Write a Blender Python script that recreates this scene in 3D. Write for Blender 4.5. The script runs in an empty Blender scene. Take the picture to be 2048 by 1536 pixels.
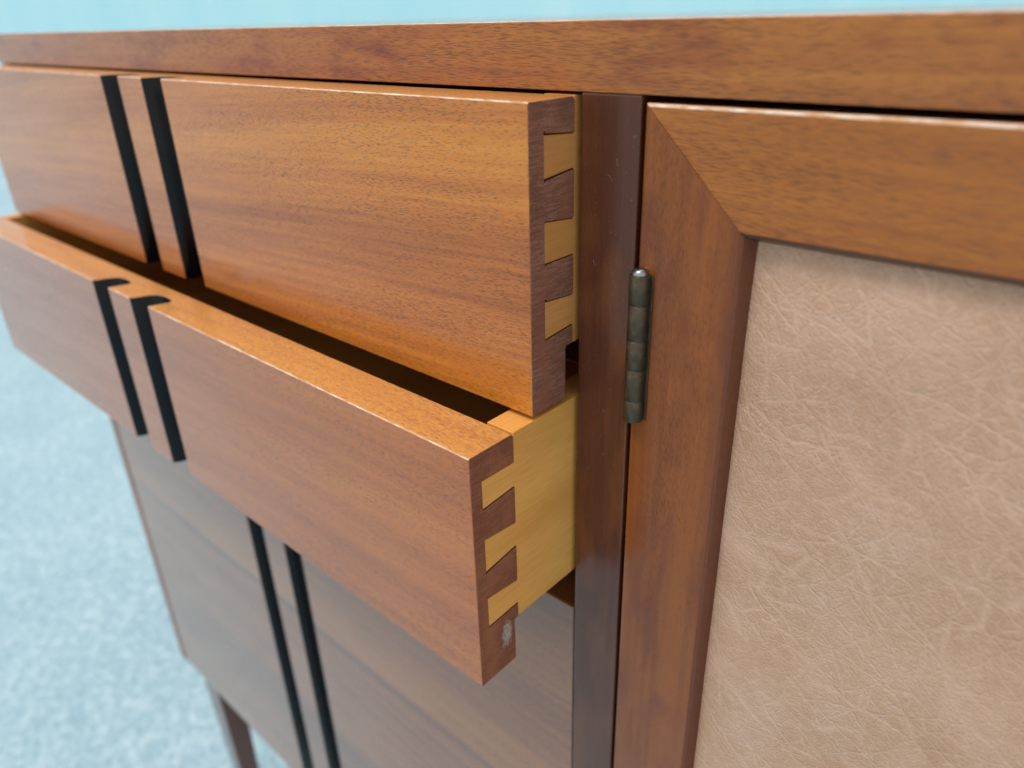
import bpy, bmesh, math, random
from mathutils import Vector, Matrix
R = math.radians
random.seed(7)
S = bpy.context.scene
COL = S.collection
Z0 = 0.78                      # height of the underside of the top board above the ground

# ------------------------------------------------------------------ camera
cam = bpy.data.cameras.new('camera')
camo = bpy.data.objects.new('camera', cam)
COL.objects.link(camo)
fw = Vector((-0.60632834, 0.66073345, -0.44248983))
rt = Vector((0.74534904, 0.66614235, -0.02663045))
up = Vector((-0.27716558, 0.34595617, 0.89637803))
CPOS = Vector((0.13556, -0.18028, 0.01977 + Z0))
m = Matrix((rt, up, -fw)).transposed().to_4x4()
m.translation = CPOS
camo.matrix_world = m
cam.sensor_width = 36.0
cam.lens = 1492.96 / 2048 * 36
cam.clip_start = 0.005
cam.clip_end = 400
cam.dof.use_dof = True
cam.dof.focus_distance = 0.238
cam.dof.aperture_fstop = 8.0
S.camera = camo

# ------------------------------------------------------------------ light
SUN_EL, SUN_AZ = 66.0, 200.0   # azimuth clockwise from +Y
w = bpy.data.worlds.new('World')
S.world = w
w.use_nodes = True
nt = w.node_tree
bg = nt.nodes['Background']
sky = nt.nodes.new('ShaderNodeTexSky')
sky.sky_type = 'NISHITA'
sky.sun_disc = False
sky.sun_elevation = R(SUN_EL)
sky.sun_rotation = R(SUN_AZ)
sky.air_density = 1.0
sky.dust_density = 1.0
sky.ozone_density = 1.0
hs = nt.nodes.new('ShaderNodeHueSaturation')
hs.inputs['Saturation'].default_value = 0.7
nt.links.new(sky.outputs[0], hs.inputs['Color'])
oc = nt.nodes.new('ShaderNodeMix')          # even overcast veil over the clear sky
oc.data_type = 'RGBA'
oc.inputs[0].default_value = 0.8
oc.inputs[7].default_value = (8.6, 8.05, 7.5, 1)
nt.links.new(hs.outputs[0], oc.inputs[6])
nt.links.new(oc.outputs[2], bg.inputs[0])
bg.inputs[1].default_value = 0.10
sl = bpy.data.lights.new('sun', 'SUN')
sl.energy = 1.5
sl.angle = R(25)
sl.color = (1, 0.90, 0.80)
so = bpy.data.objects.new('sun', sl)
COL.objects.link(so)
az, el = R(SUN_AZ), R(SUN_EL)
sd = Vector((math.sin(az) * math.cos(el), math.cos(az) * math.cos(el), math.sin(el)))
so.rotation_euler = sd.to_track_quat('Z', 'Y').to_euler()
so.location = sd * 5
S.view_settings.view_transform = 'Standard'
S.view_settings.look = 'None'
S.view_settings.exposure = 0.27
S.view_settings.gamma = 1
S.render.resolution_x, S.render.resolution_y = 1024, 768

# ------------------------------------------------------------------ materials
class NT:
    def __init__(s, name):
        s.m = bpy.data.materials.new(name)
        s.m.use_nodes = True
        s.t = s.m.node_tree
        s.b = s.t.nodes['Principled BSDF']
        s.co = s.t.nodes.new('ShaderNodeTexCoord').outputs['Object']
    def n(s, typ, **kw):
        nd = s.t.nodes.new(typ)
        for k, v in kw.items():
            if hasattr(nd, k): setattr(nd, k, v)
            else: nd.inputs[k].default_value = v
        return nd
    def l(s, a, b): s.t.links.new(a, b)
    def map(s, scale, loc=(0, 0, 0), rot=(0, 0, 0), src=None):
        nd = s.n('ShaderNodeMapping')
        nd.inputs['Scale'].default_value = scale
        nd.inputs['Location'].default_value = loc
        nd.inputs['Rotation'].default_value = rot
        s.l(src or s.co, nd.inputs['Vector'])
        return nd.outputs[0]
    def noise(s, vec, scale=1, detail=3, rough=.5, dist=0, norm=True):
        nd = s.n('ShaderNodeTexNoise')
        nd.inputs['Scale'].default_value = scale
        nd.inputs['Detail'].default_value = detail
        nd.inputs['Roughness'].default_value = rough
        nd.inputs['Distortion'].default_value = dist
        s.l(vec, nd.inputs['Vector'])
        return nd.outputs['Fac'], nd.outputs['Color']
    def vor(s, vec, scale=1, feature='F1', rand=1.0):
        nd = s.n('ShaderNodeTexVoronoi')
        nd.feature = feature
        nd.inputs['Scale'].default_value = scale
        nd.inputs['Randomness'].default_value = rand
        s.l(vec, nd.inputs['Vector'])
        return nd.outputs['Distance'] if 'Distance' in nd.outputs else nd.outputs[0]
    def ramp(s, fac, stops):
        nd = s.n('ShaderNodeValToRGB')
        e = nd.color_ramp.elements
        while len(e) < len(stops): e.new(0.5)
        for i, (p, c) in enumerate(stops):
            e[i].position = p
            e[i].color = (c, c, c, 1) if isinstance(c, (int, float)) else (*c, 1)
        s.l(fac, nd.inputs[0])
        return nd.outputs[0]
    def math(s, op, a, b=None, clamp=False):
        nd = s.n('ShaderNodeMath')
        nd.operation = op
        nd.use_clamp = clamp
        for i, v in enumerate((a, b)):
            if v is None: continue
            if isinstance(v, (int, float)): nd.inputs[i].default_value = v
            else: s.l(v, nd.inputs[i])
        return nd.outputs[0]
    def mix(s, fac, a, b, mode='MIX'):
        nd = s.n('ShaderNodeMix')
        nd.data_type = 'RGBA'
        nd.blend_type = mode
        for i, v in ((0, fac), (6, a), (7, b)):
            if isinstance(v, (int, float)): nd.inputs[i].default_value = v
            elif isinstance(v, tuple): nd.inputs[i].default_value = (*v, 1)
            else: s.l(v, nd.inputs[i])
        return nd.outputs[2]
    def vadd(s, a, b, k):
        sub = s.n('ShaderNodeVectorMath'); sub.operation = 'SUBTRACT'
        s.l(b, sub.inputs[0]); sub.inputs[1].default_value = (.5, .5, .5)
        sc = s.n('ShaderNodeVectorMath'); sc.operation = 'MULTIPLY'
        s.l(sub.outputs[0], sc.inputs[0]); sc.inputs[1].default_value = k if isinstance(k, tuple) else (k, k, k)
        ad = s.n('ShaderNodeVectorMath'); ad.operation = 'ADD'
        s.l(a, ad.inputs[0]); s.l(sc.outputs[0], ad.inputs[1])
        return ad.outputs[0]
    def bump(s, h, strength, dist=0.001, normal=None):
        nd = s.n('ShaderNodeBump')
        nd.inputs['Strength'].default_value = strength
        nd.inputs['Distance'].default_value = dist
        s.l(h, nd.inputs['Height'])
        if normal is not None: s.l(normal, nd.inputs['Normal'])
        return nd.outputs[0]
    def col(s, c): s.l(c, s.b.inputs['Base Color'])

def srgb(r, g, b):
    f = lambda v: (v / 255 / 12.92) if v <= 10 else ((v / 255 + .055) / 1.055) ** 2.4
    return (f(r), f(g), f(b))

def wood(name, axis, light, mid, dark, seed=0.0, pore=.75, pore_col=(.075, .025, .009), rough=.24, tilt=0.0,
         band=38.0, patch=None, relief=.35, density=.5, ps_g=300, ps_t=3600, coat=1.0, ior=1.36, simple=False, figure=None):
    """Straight-grained lacquered wood; axis is the direction the grain runs in."""
    N = NT(name)
    def sc(g, t):
        return tuple(g if i == axis else t for i in range(3))
    rot = [0, 0, 0]
    if axis == 0: rot[1] = tilt
    if axis == 2: rot[1] = tilt
    base = N.map((1, 1, 1), (seed, seed * 1.7, seed * .6), tuple(rot))
    wv = N.noise(N.map(sc(9, 26), src=base), 1, 2)[1]
    co = N.vadd(base, wv, sc(0, .0035))
    band_f = N.noise(N.map(sc(1.1, band), src=co), 1, 3, .55, .2)[0]
    fine = N.noise(N.map(sc(10, 420), src=co), 1, 3, .6)[0]
    fib = N.noise(N.map(sc(60, 2600), src=co), 1, 2, .5)[0]
    f = N.math('ADD', N.math('MULTIPLY', band_f, .62), N.math('MULTIPLY', fine, .38))
    c = N.ramp(f, [(.31, dark), (.5, mid), (.69, light)])
    c = N.mix(N.math('MULTIPLY', fib, .35), c, N.mix(.5, c, dark), 'MIX')
    if patch:
        pf = N.ramp(N.noise(N.map(sc(22, 60), src=co), 1, 3, .6, .3)[0], [(.5, 0.0), (.68, 1.0)])
        c = N.mix(N.math('MULTIPLY', pf, .75), c, patch)
    if figure:
        sx = N.n('ShaderNodeSeparateXYZ')
        N.l(N.vadd(N.co, N.noise(N.map(sc(6, 20)), 1, 2)[1], .006), sx.inputs[0])
        zz = N.math('MULTIPLY', N.math('ADD', sx.outputs[2], .06 - figure), 1 / .12)
        c = N.mix(N.ramp(zz, [(.44, 0.0), (.485, .8), (.515, .35), (.53, 0.0)]), c, dark)
        c = N.mix(N.ramp(zz, [(.50, 0.0), (.54, .7), (.70, .55), (.86, 0.0)]), c, light)
    # pores: short dark dashes along the grain
    v1 = N.vor(N.map(sc(ps_g, ps_t), src=co))
    dens = N.noise(N.map(sc(14, 120), src=co), 1, 2)[0]
    th = N.ramp(dens, [(.3, density * .62), (.7, density * .9)])
    s1 = N.math('MULTIPLY', N.math('SUBTRACT', th, v1), 5.0, True)
    ps = s1
    if not simple:
        v2 = N.vor(N.map(sc(ps_g * 1.7, ps_t * 1.6), (3.3, 1.1, 7.7), src=co))
        s2 = N.math('MULTIPLY', N.math('SUBTRACT', N.math('MULTIPLY', th, .8), v2), 5.0, True)
        ps = N.math('MAXIMUM', s1, s2)
    c = N.mix(N.math('MULTIPLY', ps, pore), c, pore_col)
    N.col(c)
    rr = N.math('ADD', N.math('MULTIPLY', dens, .14), rough - .05)
    rr = N.math('ADD', rr, N.math('MULTIPLY', ps, .12))
    N.l(rr, N.b.inputs['Roughness'])
    if not simple: N.l(N.bump(N.math('MULTIPLY', s1, -1.0), relief, .0002), N.b.inputs['Normal'])
    N.b.inputs['IOR'].default_value = ior
    N.b.inputs['Coat Weight'].default_value = coat
    N.b.inputs['Coat Roughness'].default_value = .16
    N.b.inputs['Coat IOR'].default_value = ior
    return N.m

M = {}
OR_L, OR_M, OR_D = (.70, .275, .036), (.55, .18, .024), (.31, .082, .016)
RD_L, RD_M, RD_D = (.36, .125, .045), (.27, .083, .030), (.18, .052, .022)
M['front_a'] = wood('mahogany_front_golden', 0, OR_L, OR_M, OR_D, 1.3, tilt=R(3.0), rough=.26, pore=.72, band=30)
M['front_b'] = wood('mahogany_front_reddish', 0, (.55, .185, .03), (.44, .128, .021), (.33, .088, .017), 4.1, tilt=R(1.5), rough=.25, ior=1.37)
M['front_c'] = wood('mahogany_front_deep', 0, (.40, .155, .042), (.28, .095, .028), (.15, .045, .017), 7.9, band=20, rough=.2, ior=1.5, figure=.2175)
M['apron'] = wood('mahogany_top_edge', 0, (.48, .19, .038), (.375, .13, .028), (.26, .075, .021), 2.2, patch=(.22, .045, .02), relief=.6, rough=.25, density=.55, pore=.55, ps_g=170, ps_t=3700, ior=1.3)
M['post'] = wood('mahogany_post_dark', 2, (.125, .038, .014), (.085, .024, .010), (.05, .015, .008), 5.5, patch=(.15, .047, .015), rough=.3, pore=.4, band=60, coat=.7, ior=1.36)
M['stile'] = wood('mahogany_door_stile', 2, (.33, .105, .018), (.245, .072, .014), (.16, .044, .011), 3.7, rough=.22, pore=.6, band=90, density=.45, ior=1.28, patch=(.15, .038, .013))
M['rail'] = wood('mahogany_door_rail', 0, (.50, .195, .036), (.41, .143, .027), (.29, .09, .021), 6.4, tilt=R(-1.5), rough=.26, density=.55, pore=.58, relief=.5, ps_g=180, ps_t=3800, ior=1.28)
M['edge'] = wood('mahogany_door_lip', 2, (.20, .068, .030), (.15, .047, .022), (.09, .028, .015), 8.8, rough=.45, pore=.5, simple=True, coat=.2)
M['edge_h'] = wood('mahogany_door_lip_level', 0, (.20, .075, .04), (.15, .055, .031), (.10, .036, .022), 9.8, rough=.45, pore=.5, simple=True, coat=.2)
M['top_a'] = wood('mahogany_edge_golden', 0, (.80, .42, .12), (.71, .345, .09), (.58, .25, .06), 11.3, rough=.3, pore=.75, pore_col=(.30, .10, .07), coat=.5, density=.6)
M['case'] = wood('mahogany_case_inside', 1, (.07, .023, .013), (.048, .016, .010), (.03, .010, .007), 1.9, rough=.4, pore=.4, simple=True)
M['stile_l'] = wood('mahogany_outer_stile', 2, (.36, .13, .045), (.28, .095, .032), (.18, .06, .022), 12.1, rough=.3, pore=.4, simple=True)
M['leg'] = wood('mahogany_leg', 2, (.16, .06, .035), (.12, .042, .026), (.08, .028, .02), 3.1, rough=.3, pore=.4, simple=True)

def pale(name, seed, base=1.0, g=1.0):
    N = NT(name)
    b = N.map((1, 1, 1), (seed, seed, seed))
    wv = N.noise(N.map((20, 14, 30), src=b), 1, 2)[1]
    co = N.vadd(b, wv, (0, 0, .004))
    band = N.noise(N.map((30, 5, 60), src=co), 1, 3)[0]
    fib = N.noise(N.map((900, 90, 1400), src=co), 1, 3, .6)[0]
    k = base
    c = N.ramp(band, [(.3, (.68 * k, .325 * k * g, .075 * k)), (.7, (.82 * k, .43 * k * g, .115 * k))])
    fl = N.ramp(fib, [(.42, 0.0), (.62, 1.0)])
    c = N.mix(N.math('MULTIPLY', fl, .3), c, (.54 * k, .23 * k, .05 * k))
    N.col(c)
    N.b.inputs['Roughness'].default_value = .45
    N.l(N.bump(fib, .25, .0002), N.b.inputs['Normal'])
    return N.m
M['pale'] = pale('pale_drawer_side', .3, 1.06, 1.02)
M['pale_b'] = pale('pale_drawer_side_dull', 2.3, .82, .88)

N = NT('worn_glint_arris')  # pale edge wear, also used to paint bright reflection lines as colour
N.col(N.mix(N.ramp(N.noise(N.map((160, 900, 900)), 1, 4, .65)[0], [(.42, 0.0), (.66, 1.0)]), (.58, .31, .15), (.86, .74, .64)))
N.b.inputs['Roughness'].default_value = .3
M['worn_glint'] = N.m

def endgrain(name, c0, c1, scuff=None, warm=None):
    N = NT(name)
    hat = N.noise(N.map((1, 160, 1900)), 1, 3, .6)[0]
    hat2 = N.noise(N.map((1, 1500, 1700)), 1, 3, .7)[0]
    big = N.noise(N.map((1, 40, 40)), 1, 3)[0]
    f = N.math('ADD', N.math('MULTIPLY', hat, .45), N.math('ADD', N.math('MULTIPLY', hat2, .35), N.math('MULTIPLY', big, .3)))
    c = N.ramp(f, [(.44, tuple(v * .8 for v in c1)), (.52, c1), (.66, c0)])
    wf = N.ramp(N.noise(N.map((1, 90, 55), (2, 3, 4)), 1, 3)[0], [(.52, 0.0), (.66, 1.0)])
    if warm: c = N.mix(N.math('MULTIPLY', wf, .6), c, warm)
    sp = N.ramp(N.vor(N.map((1, 1500, 1500))), [(.12, 1.0), (.3, 0.0)])
    c = N.mix(N.math('MULTIPLY', sp, .45), c, tuple(v * .45 for v in c1))
    if scuff:
        d = N.n('ShaderNodeVectorMath'); d.operation = 'SUBTRACT'
        N.l(N.vadd(N.co, N.noise(N.map((1, 700, 420)), 1, 4, .7)[1], (0, .004, .008)), d.inputs[0])
        d.inputs[1].default_value = scuff
        mp = N.map((0, 330, 150), rot=(R(-35), 0, 0), src=d.outputs[0])
        ln = N.n('ShaderNodeVectorMath'); ln.operation = 'LENGTH'
        N.l(mp, ln.inputs[0])
        sm = N.math('MULTIPLY', N.ramp(ln.outputs['Value'], [(.55, 1.0), (1.0, 0.0)]), N.ramp(N.noise(N.map((1, 1500, 700), (3, 1, 2), (R(-35), 0, 0)), 1, 4, .7)[0], [(.40, .15), (.58, 1.0)]))
        c = N.mix(N.math('MULTIPLY', sm, .85), c, (.50, .47, .46))
    N.col(c)
    N.b.inputs['Roughness'].default_value = .55
    N.l(N.bump(hat2, .3, .0002), N.b.inputs['Normal'])
    return N.m
SCUFF = (.2382, -.1865, .0150)    # bruised corner below the last dovetail
M['end_a'] = endgrain('sawn_end_grey', (.37, .175, .115), (.21, .088, .055), warm=(.31, .10, .05))
M['end_b'] = endgrain('sawn_end_red', (.33, .125, .062), (.21, .070, .036), scuff=SCUFF, warm=(.33, .12, .05))

N = NT('black_lacquer')
N.b.inputs['Base Color'].default_value = (.0025, .0035, .006, 1)
N.b.inputs['Roughness'].default_value = .25
N.b.inputs['IOR'].default_value = 1.33
N.l(N.bump(N.noise(N.map((300, 300, 30)), 1, 2)[0], .1, .0003), N.b.inputs['Normal'])
M['black'] = N.m

N = NT('dark_bronze')
c = N.mix(N.ramp(N.noise(N.map((400, 400, 400)), 1, 4)[0], [(.35, 0.0), (.7, 1.0)]), (.075, .058, .038), (.11, .088, .056))
sp = N.ramp(N.noise(N.map((2600, 2600, 1400), (4, 4, 4)), 1, 2)[0], [(.68, 0.0), (.74, 1.0)])
c = N.mix(N.math('MULTIPLY', sp, .6), c, (.35, .33, .28))
N.col(c)
N.b.inputs['Metallic'].default_value = .75
N.l(N.ramp(N.noise(N.map((900, 900, 300)), 1, 3)[0], [(.3, .3), (.7, .48)]), N.b.inputs['Roughness'])
M['bronze'] = N.m
N = NT('steel_pin')
N.b.inputs['Base Color'].default_value = (.32, .34, .37, 1)
N.b.inputs['Metallic'].default_value = 1
N.b.inputs['Roughness'].default_value = .28
N.l(N.bump(N.noise(N.map((900, 900, 900)), 1, 3)[0], .3, .0003), N.b.inputs['Normal'])
M['pin'] = N.m

# embossed vinyl
N = NT('tan_vinyl')
b = N.map((1, 1, 1), (.37, .0, .21), (0, R(-38), 0))
wv = N.noise(N.map((45, 45, 45), src=b), 1, 4, .6)[1]
c1 = N.vadd(b, wv, .009)
def crease(scale, seed, w0, w1, src, gate=None):
    v = N.vor(N.map(scale, seed, src=src), 1, 'DISTANCE_TO_EDGE')
    e = N.ramp(v, [(w0, 1.0), (w1, 0.0)])
    if gate is not None: e = N.math('MULTIPLY', e, gate)
    return e
g1 = N.ramp(N.noise(N.map((34, 34, 34), (5, 0, 1), src=b), 1, 3)[0], [(.34, .45), (.56, 1.0)])
k1 = crease((32, 1, 110), (0, 0, 0), .0, .05, c1, g1)
k2 = crease((105, 1, 50), (4.2, 0, 1.3), .0, .042, c1, g1)
k3 = crease((230, 1, 420), (2, 0, 9), .0, .10, c1, g1)
peb = N.ramp(N.vor(N.map((620, 1, 850), src=c1), 1, 'DISTANCE_TO_EDGE'), [(.0, .0), (.22, 1.0)])
mic = N.noise(N.map((1500, 1500, 1500)), 1, 4, .65)[0]
lo = N.noise(N.map((34, 34, 34), (9, 9, 9)), 1, 5, .62)[0]
c = N.ramp(lo, [(.30, (.455, .265, .158)), (.5, (.495, .305, .20)), (.7, (.545, .355, .255))])
lt = N.ramp(N.noise(N.map((420, 420, 420)), 1, 4, .7)[0], [(.48, 0.0), (.7, 1.0)])
c = N.mix(N.math('MULTIPLY', lt, .45), c, (.61, .415, .30))
kk = N.math('MAXIMUM', N.math('MAXIMUM', k1, N.math('MULTIPLY', k2, .8)), N.math('MULTIPLY', k3, .6))
c = N.mix(N.math('MULTIPLY', kk, .29), c, (.72, .52, .40))
N.col(c)
h = N.math('SUBTRACT', N.math('ADD', N.math('MULTIPLY', peb, .5), N.math('MULTIPLY', mic, .7)), kk)
N.l(N.bump(h, .7, .0003), N.b.inputs['Normal'])
N.b.inputs['Roughness'].default_value = .5
M['vinyl'] = N.m

# pale blue-grey concrete
N = NT('concrete_paving')
n1 = N.noise(N.map((4, 4, 4)), 1, 4, .6)[0]
n2 = N.noise(N.map((55, 55, 55)), 1, 4, .7)[0]
v = N.vor(N.map((110, 110, 110), src=N.vadd(N.co, N.noise(N.map((40, 40, 40)), 1, 2)[1], .02)), 1, 'F1')
f = N.math('ADD', N.math('MULTIPLY', n1, .3), N.math('ADD', N.math('MULTIPLY', n2, .45), N.math('MULTIPLY', v, .35)))
c = N.ramp(f, [(.25, (.20, .36, .45)), (.52, (.315, .50, .605)), (.79, (.50, .675, .77))])
N.col(c)
N.b.inputs['Roughness'].default_value = .85
N.l(N.bump(f, .6, .01), N.b.inputs['Normal'])
M['ground'] = N.m
N = NT('lint')
N.b.inputs['Base Color'].default_value = (.62, .55, .48, 1)
N.b.inputs['Roughness'].default_value = .8
M['lint'] = N.m

# ------------------------------------------------------------------ mesh helpers
def empty(name, loc, label, cat, group=None):
    o = bpy.data.objects.new(name, None)
    o.empty_display_size = .05
    o.location = loc
    COL.objects.link(o)
    o['label'] = label; o['category'] = cat
    if group: o['group'] = group
    return o

def origin(p):
    v = Vector((0, 0, 0))
    while p is not None:
        v += p.location; p = p.parent
    return v

def prism(bm, poly, axis, a, b, mat=0):
    """poly: 2D points in the plane of the other two axes (in x,y,z order), swept from a to b along axis."""
    idx = [i for i in range(3) if i != axis]
    def mk(p, t):
        v = [0, 0, 0]; v[axis] = t; v[idx[0]] = p[0]; v[idx[1]] = p[1]
        return bm.verts.new(v)
    A = [mk(p, a) for p in poly]; B = [mk(p, b) for p in poly]
    fs = [bm.faces.new(A), bm.faces.new(B)]
    n = len(poly)
    for i in range(n):
        fs.append(bm.faces.new((A[i], A[(i + 1) % n], B[(i + 1) % n], B[i])))
    for f in fs: f.material_index = mat
    return fs

def box(bm, x0, x1, y0, y1, z0, z1, mat=0):
    return prism(bm, [(x0, y0), (x1, y0), (x1, y1), (x0, y1)], 2, z0, z1, mat)

def build(name, bm, mats, parent=None, bevel=0.0, smooth=False, segs=2, weld=True):
    """bm is in cabinet coordinates (z = 0 at the underside of the top board)."""
    bmesh.ops.recalc_face_normals(bm, faces=bm.faces[:])
    off = origin(parent) if parent else Vector((0, 0, 0))
    bmesh.ops.translate(bm, verts=bm.verts[:], vec=Vector((0, 0, Z0)) - off)
    me = bpy.data.meshes.new(name)
    bm.to_mesh(me); bm.free()
    for mm in (mats if isinstance(mats, (list, tuple)) else [mats]): me.materials.append(M[mm])
    o = bpy.data.objects.new(name, me)
    COL.objects.link(o)
    if parent: o.parent = parent
    if smooth:
        for p in me.polygons: p.use_smooth = True
    if bevel:
        bv = o.modifiers.new('bevel', 'BEVEL')
        bv.width = bevel; bv.segments = segs; bv.limit_method = 'ANGLE'; bv.angle_limit = R(35)
        bv.harden_normals = False
    return o

def boxpart(name, dims, mats, parent, bevel=.0005, endaxis=None):
    bm = bmesh.new()
    box(bm, *dims)
    return build(name, bm, mats, parent, bevel)

# ------------------------------------------------------------------ ground
bm = bmesh.new()
box(bm, -150, 150, -150, 150, -Z0 - .2, -Z0)
g = build('ground', bm, 'ground'); g['kind'] = 'structure'

# a long pale wall across the yard
N = NT('pale_blue_render')
f = N.math('ADD', N.math('MULTIPLY', N.noise(N.map((1.6, 1.6, .25)), 1, 4, .6)[0], .6), N.math('MULTIPLY', N.noise(N.map((9, 9, 1.2)), 1, 3)[0], .4))
N.col(N.ramp(f, [(.30, (.44, .80, .90)), (.70, (.58, .88, .94))]))
N.b.inputs['Roughness'].default_value = .8
M['wall'] = N.m
bm = bmesh.new(); box(bm, -14, 14, -.1, .1, 0, 2.6)
box(bm, -14.03, 14.03, -.14, .14, 2.6, 2.68)
yw = bpy.data.meshes.new('wall'); bmesh.ops.recalc_face_normals(bm, faces=bm.faces[:]); bm.to_mesh(yw); bm.free()
yw.materials.append(M['wall'])
wl = bpy.data.objects.new('wall', yw); COL.objects.link(wl)
wl.location = (-5.6, 5.4, 0); wl.rotation_euler = (0, 0, R(38))
wl['label'] = 'long pale blue wall far out of focus behind the sideboard'; wl['category'] = 'wall'

# ------------------------------------------------------------------ dimensions
W = .0201            # centre post width
XL = -.486           # left end of the drawer fronts
XO = -.498           # outer left of the case
XR, XOR = .5480, .5600
DEP = .43            # depth of the case
ZB = -.553           # underside of the case
TOPH = .0182

sb = empty('sideboard', (0.03, .2, 0), 'reddish brown wooden sideboard with leather panelled hinged door', 'sideboard')
bm = bmesh.new()
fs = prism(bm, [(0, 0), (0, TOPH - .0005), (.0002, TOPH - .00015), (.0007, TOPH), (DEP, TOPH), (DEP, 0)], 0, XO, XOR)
fs[4].material_index = 1  # pale strip paints the top's grazing reflection of the wall as colour
build('top_board', bm, ['apron', 'worn_glint'], sb, .0002)
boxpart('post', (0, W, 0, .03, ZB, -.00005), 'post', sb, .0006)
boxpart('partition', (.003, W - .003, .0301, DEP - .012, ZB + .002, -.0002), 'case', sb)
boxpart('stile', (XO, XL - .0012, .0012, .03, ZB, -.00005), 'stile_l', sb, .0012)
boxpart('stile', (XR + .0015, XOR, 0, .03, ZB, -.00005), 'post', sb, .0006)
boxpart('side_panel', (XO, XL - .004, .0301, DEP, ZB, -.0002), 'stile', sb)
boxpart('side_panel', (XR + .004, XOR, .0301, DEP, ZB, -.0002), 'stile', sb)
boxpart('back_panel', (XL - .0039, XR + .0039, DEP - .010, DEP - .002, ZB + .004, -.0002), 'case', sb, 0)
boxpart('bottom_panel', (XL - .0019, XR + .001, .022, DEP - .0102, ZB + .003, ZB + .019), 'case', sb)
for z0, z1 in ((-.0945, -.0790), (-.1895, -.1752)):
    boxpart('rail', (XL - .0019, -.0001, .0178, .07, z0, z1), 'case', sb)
for x0, x1 in ((-.484, -.454), (.516, .546)):
    for y0, y1 in ((.0107, .036), (.39, .416)):
        bm = bmesh.new()
        xi, yi = (x0 + x1) / 2, (y0 + y1) / 2
        t = [bm.verts.new((x, y, ZB - .0001)) for x, y in ((x0, y0), (x1, y0), (x1, y1), (x0, y1))]
        k = .68
        bo = [bm.verts.new((xi + (v.co.x - xi) * k, yi + (v.co.y - yi) * k, -Z0)) for v in t]
        bm.faces.new(t); bm.faces.new(bo)
        for i in range(4): bm.faces.new((t[i], t[(i + 1) % 4], bo[(i + 1) % 4], bo[i]))
        build('leg', bm, 'leg', sb, .0015)

# ------------------------------------------------------------------ door
X0, ZT, SW = .0216, -.0019, .0298
DY = -.0005          # the door stands a hair proud of the case
X1 = XR - .0005
ZBd = ZB + .0005
RC, BV = .0044, .0040
bm = bmesh.new(); box(bm, X0 + .002, X1 - .002, .0125, .0200, ZBd + .002, ZT - .002)
door = build('door', bm, 'case', sb, .0004)
def frame(name, pts, axis, mat):
    """a mitred frame member: pts = four (x, z) corners, outer edge first, inner edge last"""
    bm = bmesh.new()
    (a, b, c, d) = pts            # a,b outer; c,d inner (d next to a)
    cx, cz = (X0 + X1) / 2, (ZT + ZBd) / 2
    def lip(p):
        return (p[0] + (BV if p[0] < cx else -BV), p[1] + (-BV if p[1] > cz else BV))
    prof = {}
    ins = lambda p, k: (p[0] + (k if p[0] < cx else -k), p[1] + (-k if p[1] > cz else k))
    RO = .0009
    out = []
    for k in range(4):           # rounded outer arris
        t = k / 3 * math.pi / 2
        out.append([bm.verts.new((ins(p, RO * (1 - math.sin(t)))[0], DY + RO * (1 - math.cos(t)), ins(p, RO * (1 - math.sin(t)))[1])) for p in (a, b)])
    F = [out[0][0], out[0][1]] + [bm.verts.new((p[0], DY, p[1])) for p in (c, d)]
    sg = lambda p, k, y: bm.verts.new((p[0] + (lip(p)[0] - p[0]) * k, y, p[1] + (lip(p)[1] - p[1]) * k))
    L0 = [sg(c, .10, DY + .00012), sg(d, .10, DY + .00012)]
    L1 = [sg(c, .34, DY + .0009), sg(d, .34, DY + .0009)]
    L2 = [sg(c, 1.0, RC + .002), sg(d, 1.0, RC + .002)]
    B = [bm.verts.new((p[0], .0124, p[1])) for p in (a, b)]
    B2 = [sg(c, 1.0, .0124), sg(d, 1.0, .0124)]
    q = lambda *v: bm.faces.new(v)
    q(F[0], F[1], F[2], F[3])
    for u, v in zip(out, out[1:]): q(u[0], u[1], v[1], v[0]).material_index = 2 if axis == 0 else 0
    q(F[3], F[2], L0[0], L0[1]).material_index = 0
    q(L0[1], L0[0], L1[0], L1[1]).material_index = 1
    q(L1[1], L1[0], L2[0], L2[1]).material_index = 1
    q(L2[1], L2[0], B2[0], B2[1]).material_index = 1
    q(B2[1], B2[0], B[1], B[0])
    q(B[0], B[1], out[3][1], out[3][0])
    q(*[o_[1] for o_ in out], B[1], B2[0], L2[0], L1[0], L0[0], F[2])
    q(*[o_[0] for o_ in reversed(out)], F[3], L0[1], L1[1], L2[1], B2[1], B[0])
    return build(name, bm, [mat, 'edge' if axis == 2 else 'edge_h', 'worn_glint'], door, .00015)
e = .00006
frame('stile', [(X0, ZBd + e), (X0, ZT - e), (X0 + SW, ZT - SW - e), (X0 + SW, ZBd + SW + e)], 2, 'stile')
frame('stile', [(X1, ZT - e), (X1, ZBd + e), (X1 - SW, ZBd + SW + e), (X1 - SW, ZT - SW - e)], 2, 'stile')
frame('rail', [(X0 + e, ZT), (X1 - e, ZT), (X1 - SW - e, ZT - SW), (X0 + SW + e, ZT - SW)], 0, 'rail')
frame('rail', [(X1 - e, ZBd), (X0 + e, ZBd), (X0 + SW + e, ZBd + SW), (X1 - SW - e, ZBd + SW)], 0, 'rail')
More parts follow.
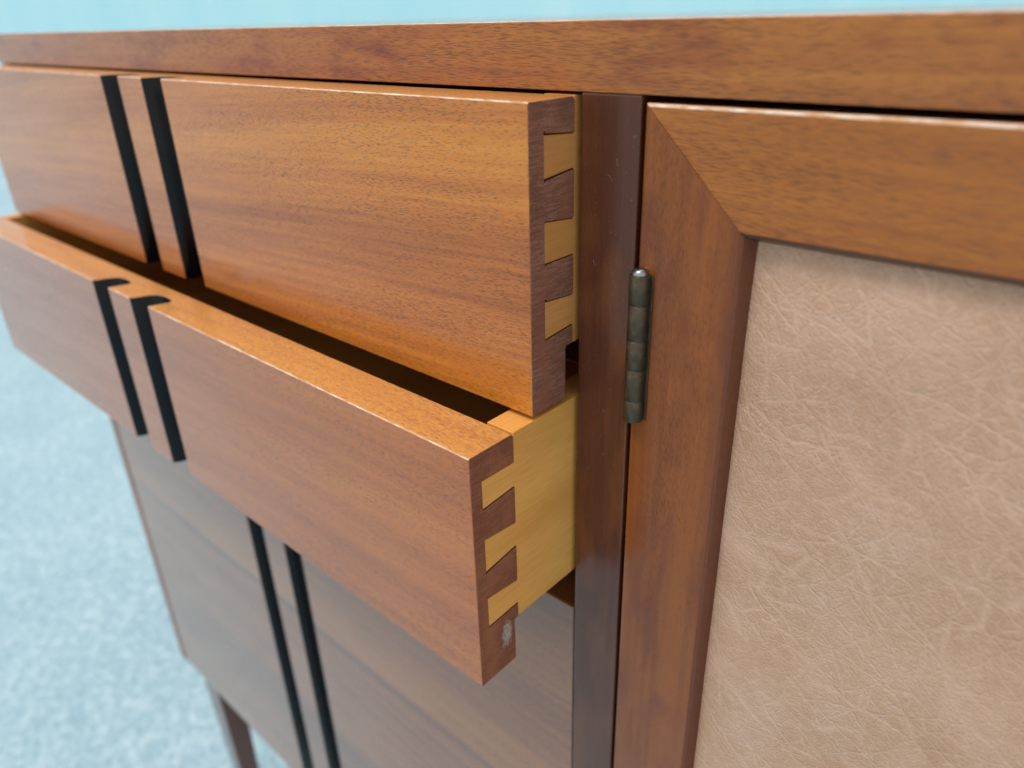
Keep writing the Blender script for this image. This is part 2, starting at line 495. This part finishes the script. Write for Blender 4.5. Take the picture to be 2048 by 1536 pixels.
# padded panel
bm = bmesh.new()
px0, px1, pz0, pz1 = X0 + SW + BV - .0012, X1 - SW - BV + .0012, ZBd + SW + BV - .0012, ZT - SW - BV + .0012
nx, nz = 90, 100
grid = []
def spread(i, n):
    t = i / n
    return .5 - .5 * math.cos(math.pi * t) * (1 - .25 * math.sin(math.pi * t) ** 2)
for j in range(nz + 1):
    row = []
    for i in range(nx + 1):
        x = px0 + (px1 - px0) * spread(i, nx); z = pz0 + (pz1 - pz0) * spread(j, nz)
        d = min(x - px0, px1 - x); dz = min(z - pz0, pz1 - z)
        s = (1 - math.exp(-max(d, 0) / .007)) * (1 - math.exp(-max(dz, 0) / .012))
        y = RC + .0026 - .0044 * s + .00035 * math.sin(x * 61 + z * 23) * s + .00025 * math.sin(z * 97 - x * 40) * s
        row.append(bm.verts.new((x, y, z)))
    grid.append(row)
for j in range(nz):
    for i in range(nx):
        bm.faces.new((grid[j][i], grid[j][i + 1], grid[j + 1][i + 1], grid[j + 1][i]))
pn = build('leather_panel', bm, 'vinyl', door, 0, True)
pn['label'] = 'padded tan leather panel with creased grain'
sm = pn.modifiers.new('solid', 'SOLIDIFY'); sm.thickness = .002; sm.offset = -1

# ------------------------------------------------------------------ hinge
HX, HY, HR = .0236, -.0022, .00305
def cyl(bm, x, y, r, z0, z1, n=40, ch=.00005):
    rings = [(r - ch, z0), (r, z0 + ch), (r, z1 - ch), (r - ch, z1)]
    vs = [[bm.verts.new((x + rr * math.cos(2 * math.pi * i / n), y + rr * math.sin(2 * math.pi * i / n), z)) for i in range(n)] for rr, z in rings]
    for k, (a, b) in enumerate(zip(vs, vs[1:])):
        for i in range(n):
            f = bm.faces.new((a[i], a[(i + 1) % n], b[(i + 1) % n], b[i])); f.smooth = k == 1
    bm.faces.new(vs[0]); bm.faces.new(vs[-1])
def hinge(zt, zb):
    bm = bmesh.new()
    box(bm, W + .00002, W + .0005, -.0005, .019, zb, zt)
    box(bm, X0 - .0006, X0 - .00002, -.0012, .019, zb, zt)
    box(bm, HX + HR * .5, HX + HR + .0008, DY - .0005, DY - .00005, zb + .0002, zt - .0002)
    h = build('hinge', bm, 'bronze', sb, .0001)
    cuts = [zt, zt - (zt - zb) * .19, zt - (zt - zb) * .425, zt - (zt - zb) * .625, zt - (zt - zb) * .845, zb]
    for k, (a, b_) in enumerate(zip(cuts, cuts[1:])):
        bm = bmesh.new()
        cyl(bm, HX, HY, HR, b_ + .00004, a - .00004)
        # tab joining the knuckle to its leaf
        if k % 2 == 0: box(bm, HX + .0005, HX + HR - .0004, DY - .0009, DY - .0001, b_ + .0002, a - .0002)
        else: box(bm, W + .0001, HX - .0005, HY + .0015, HY + .0030, b_ + .0002, a - .0002)
        build('knuckle', bm, 'bronze', h, 0)
    bm = bmesh.new()
    n = 28
    pr = [(.0026, 0), (.0026, .0005), (.0024, .0012), (.0018, .0018), (.0009, .0021)]
    vs = [[bm.verts.new((HX + r * math.cos(2 * math.pi * i / n), HY + r * math.sin(2 * math.pi * i / n), zt - .0003 + z)) for i in range(n)] for r, z in pr]
    for a, b_ in zip(vs, vs[1:]):
        for i in range(n): bm.faces.new((a[i], a[(i + 1) % n], b_[(i + 1) % n], b_[i]))
    bm.faces.new(vs[-1]); bm.faces.new(vs[0])
    build('pin', bm, 'pin', h, 0, True)
hinge(-.0482, -.0960)
hinge(-.46, -.508)

# ------------------------------------------------------------------ drawers
TS = .0115
GR = [(0.0, 0.0), (.0008, .0030), (.0020, .0066), (.0030, .0094), (.0022, .0106), (-.0008, .0115), (-.0045, .0119), (-.0085, .0116), (-.0116, .0104), (-.0136, .0084), (-.0147, .0060), (-.0154, .0036), (-.0160, .0020), (-.0168, .0010), (-.0178, -.00002)]
GR = [(x * 1.1 if x < 0 else x, y) for x, y in GR]
GX = (-.2580, -.2135)
def drawer(yf, T, zt, zb, zs, lip, tails, lap, mats, label, xr=-.0018, wear=.0004):
    d = empty('drawer', (-.24, yf + .2, Z0 + zb), label, 'drawer', 'drawers with black finger grooves')
    yb = yf + T
    bm = bmesh.new()
    r = .0006
    prof = [(yf, zb), (yf + lip, zb), (yf + lip, zs - r), (yf + lip + r, zs), (yb, zs), (yb, zt - .0012), (yb - .0012, zt), (yf + wear, zt), (yf, zt - wear)]
    prism(bm, prof, 0, XL, xr)
    bmesh.ops.recalc_face_normals(bm, faces=bm.faces[:])
    me = bpy.data.meshes.new('front'); bm.to_mesh(me); bm.free()
    for k in mats: me.materials.append(M[k])
    front = bpy.data.objects.new('front', me); COL.objects.link(front)
    # cutter: grooves and dovetail sockets
    bm = bmesh.new()
    for gx in GX:
        pts = [(gx + x, yf + y) for x, y in GR]
        pts += [(gx - .0178 * 1.1, yf - .002), (gx, yf - .002)]
        prism(bm, pts, 2, zb - .01, zt + .01, 2)
    g = .00011
    cor = [random.random() for _ in range(40)]
    for ti, (a0, a1, b0, b1) in enumerate(tails):   # at the lap: top, bottom; at the back: top, bottom
        k = .0009 if cor[ti] > .3 else .0002
        k2 = .0008 if cor[ti + 9] > .4 else .0002
        ply = [(yf + lap - g, a1 - g - k2), (yf + lap - g, a0 + g + k), (yf + lap + .0008, a0 + g + k * .3), (yb + .001, b0 + g), (yb + .001, b1 - g), (yf + lap + .0008, a1 - g - k2 * .3)]
        prism(bm, ply, 0, xr - TS, xr + .002, 3)
        prism(bm, ply, 0, XL - .002, XL + TS, 3)
    bmesh.ops.recalc_face_normals(bm, faces=bm.faces[:])
    cm = bpy.data.meshes.new('cut'); bm.to_mesh(cm); bm.free()
    for k in mats: cm.materials.append(M[k])
    cut = bpy.data.objects.new('cut', cm); COL.objects.link(cut)
    mod = front.modifiers.new('b', 'BOOLEAN'); mod.operation = 'DIFFERENCE'; mod.object = cut; mod.solver = 'EXACT'
    dg = bpy.context.evaluated_depsgraph_get()
    me2 = bpy.data.meshes.new_from_object(front.evaluated_get(dg))
    front.modifiers.clear()
    bpy.data.objects.remove(cut)
    bm = bmesh.new(); bm.from_mesh(me2)
    bmesh.ops.remove_doubles(bm, verts=bm.verts[:], dist=1e-6)
    for f in bm.faces:
        if abs(f.normal.x) > .9 and f.material_index == 0 and (f.calc_center_median().x > xr - .001 or f.calc_center_median().x < XL + .001): f.material_index = 1
    for f in bm.faces:
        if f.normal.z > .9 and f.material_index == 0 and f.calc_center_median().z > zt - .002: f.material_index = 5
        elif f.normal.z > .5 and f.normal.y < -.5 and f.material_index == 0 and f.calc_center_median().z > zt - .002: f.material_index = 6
    bmesh.ops.translate(bm, verts=bm.verts[:], vec=Vector((0, 0, Z0)) - origin(d))
    bm.to_mesh(me2); bm.free()
    me2.name = 'front'
    front.data = me2
    front.parent = d
    # groove lining gets smooth shading
    for p in me2.polygons:
        if p.material_index == 2: p.use_smooth = abs(p.normal.z) < .5
    bv = front.modifiers.new('bevel', 'BEVEL')
    bv.width = .00035; bv.segments = 2; bv.limit_method = 'ANGLE'; bv.angle_limit = R(50)
    # sides with tails
    for sx0, sx1 in ((xr - TS + .00004, xr - .00028), (XL + .00028, XL + TS - .00004)):
        bm = bmesh.new()
        # back top round, tails at the front
        pts = [(yb + .36, zs), (yb + .36, zt)]
        pts += [(yb, zt)]
        for a0, a1, b0, b1 in tails:
            pts += [(yb, b0 - 0), (yf + lap, a0), (yf + lap, a1), (yb, b1)]
        pts += [(yb, zs)]
        prism(bm, pts, 0, sx0, sx1)
        build('side', bm, mats[4], d, .0002)
    boxpart('back', (XL + TS, xr - TS, yb + .345, yb + .357, zs + .012, zt - .006), 'pale', d, .0003)
    boxpart('bottom', (XL + TS, xr - TS, yb + .0002, yb + .3449, zs + .006, zs + .011), 'pale', d, 0)
    return d
T1, T2 = .0208, .020
d1 = drawer(-.0213, T1, -.0009, -.0960, -.0769, .0171,
       [(-.0102, -.0222, -.0112, -.0209), (-.0346, -.0470, -.0360, -.0470), (-.0592, -.0714, -.0604, -.0702)], .0070,
       ['front_a', 'end_a', 'black', 'case', 'pale_b', 'top_a', 'worn_glint'], 'shallow top drawer pulled out a little, golden brown front with two black grooves')
d2 = drawer(-.0506, T2, -.0977, -.1917, -.1731, .0180,
       [(-.1084, -.1187, -.1087, -.1176), (-.1308, -.1436, -.1324, -.1416), (-.1552, -.1674, -.1570, -.1668)], .0052,
       ['front_b', 'end_b', 'black', 'case', 'pale', 'top_a', 'worn_glint'], 'second drawer pulled out farthest, pale dovetailed side showing beside the post')
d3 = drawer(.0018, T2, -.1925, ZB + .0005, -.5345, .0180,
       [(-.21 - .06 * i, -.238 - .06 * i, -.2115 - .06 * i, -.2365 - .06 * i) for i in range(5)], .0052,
       ['front_c', 'end_b', 'black', 'case', 'pale', 'front_c', 'front_c'], 'deep closed bottom drawer with two black grooves below the pulled out ones')  # top edge takes the darker front wood, shade put into its colour

# ------------------------------------------------------------------ lint and dust
bm = bmesh.new()
def fibre(p, n, length, r, dirang, curl):
    """p on a face whose normal is n (facing outward)"""
    n = Vector(n)
    u = Vector((0, 0, 1)); v = n.cross(u)
    a = dirang; pos = Vector(p) + n * (r * 1.2)
    ring_prev = None
    k = 7
    for i in range(k):
        t = (u * math.sin(a) + v * math.cos(a))
        s = n.cross(t)
        lift = n * (r * 2.0 * math.sin(math.pi * i / (k - 1)))
        ring = [bm.verts.new(pos + lift + s * (r * math.cos(q)) + n * (r * math.sin(q))) for q in (0.5, 2.6, 4.7)]
        if ring_prev:
            for j in range(3): bm.faces.new((ring_prev[j], ring_prev[(j + 1) % 3], ring[(j + 1) % 3], ring[j]))
        else: bm.faces.new(ring)
        ring_prev = ring
        pos = pos + t * (length / (k - 1))
        a += curl * random.uniform(.3, 1.2)
    bm.faces.new(ring_prev)
def speck(p, n, r):
    n = Vector(n); u = Vector((0, 0, 1)); v = n.cross(u)
    p = Vector(p)
    a = random.random() * 6
    b = [bm.verts.new(p + (u * math.sin(a + q) + v * math.cos(a + q)) * r * random.uniform(.5, 1.2)) for q in (0, 1.6, 3.1, 4.7)]
    t = bm.verts.new(p + n * r)
    for i in range(4): bm.faces.new((b[i], b[(i + 1) % 4], t))
fr = (0, -1, 0)
for _ in range(120):
    z = -.01 - abs(random.gauss(0, .06))
    if random.random() < .45: x = random.uniform(.001, W - .001); y = 0
    else: x = random.uniform(X0 + .004, X0 + SW - .001); y = 0
    if x > X0 and z > ZT - (x - X0) - .002: continue
    speck((x, y, z), fr, random.choice((.00006, .00008, .00008, .00012)))
for _ in range(26):
    z = -.012 - abs(random.gauss(0, .055))
    x = random.choice((random.uniform(.002, W - .003), random.uniform(X0 + .006, X0 + SW - .002), random.uniform(X0 + .006, X0 + SW - .002)))
    if x > X0 and z > ZT - (x - X0) - .003: continue
    fibre((x, 0, z), fr, random.uniform(.0008, .0026), random.choice((.00002, .000028)), random.uniform(0, 6.3), random.uniform(-.5, .5))
for _ in range(22):
    x = random.uniform(-.03, -.004); z = random.uniform(-.05, -.005)
    if random.random() < .6: speck((x, -.0213, z), fr, .00007)
    else: fibre((x, -.0213, z), fr, random.uniform(.0008, .002), .00002, random.uniform(0, 6.3), random.uniform(-.4, .4))
for _ in range(30):
    speck((random.uniform(-.05, .06), 0, random.uniform(.002, .016)), fr, .00008)
li = build('dust_specks', bm, 'lint')
li['kind'] = 'stuff'; li['label'] = 'pale dust specks and lint fibres clinging to the wood'; li['category'] = 'dust'
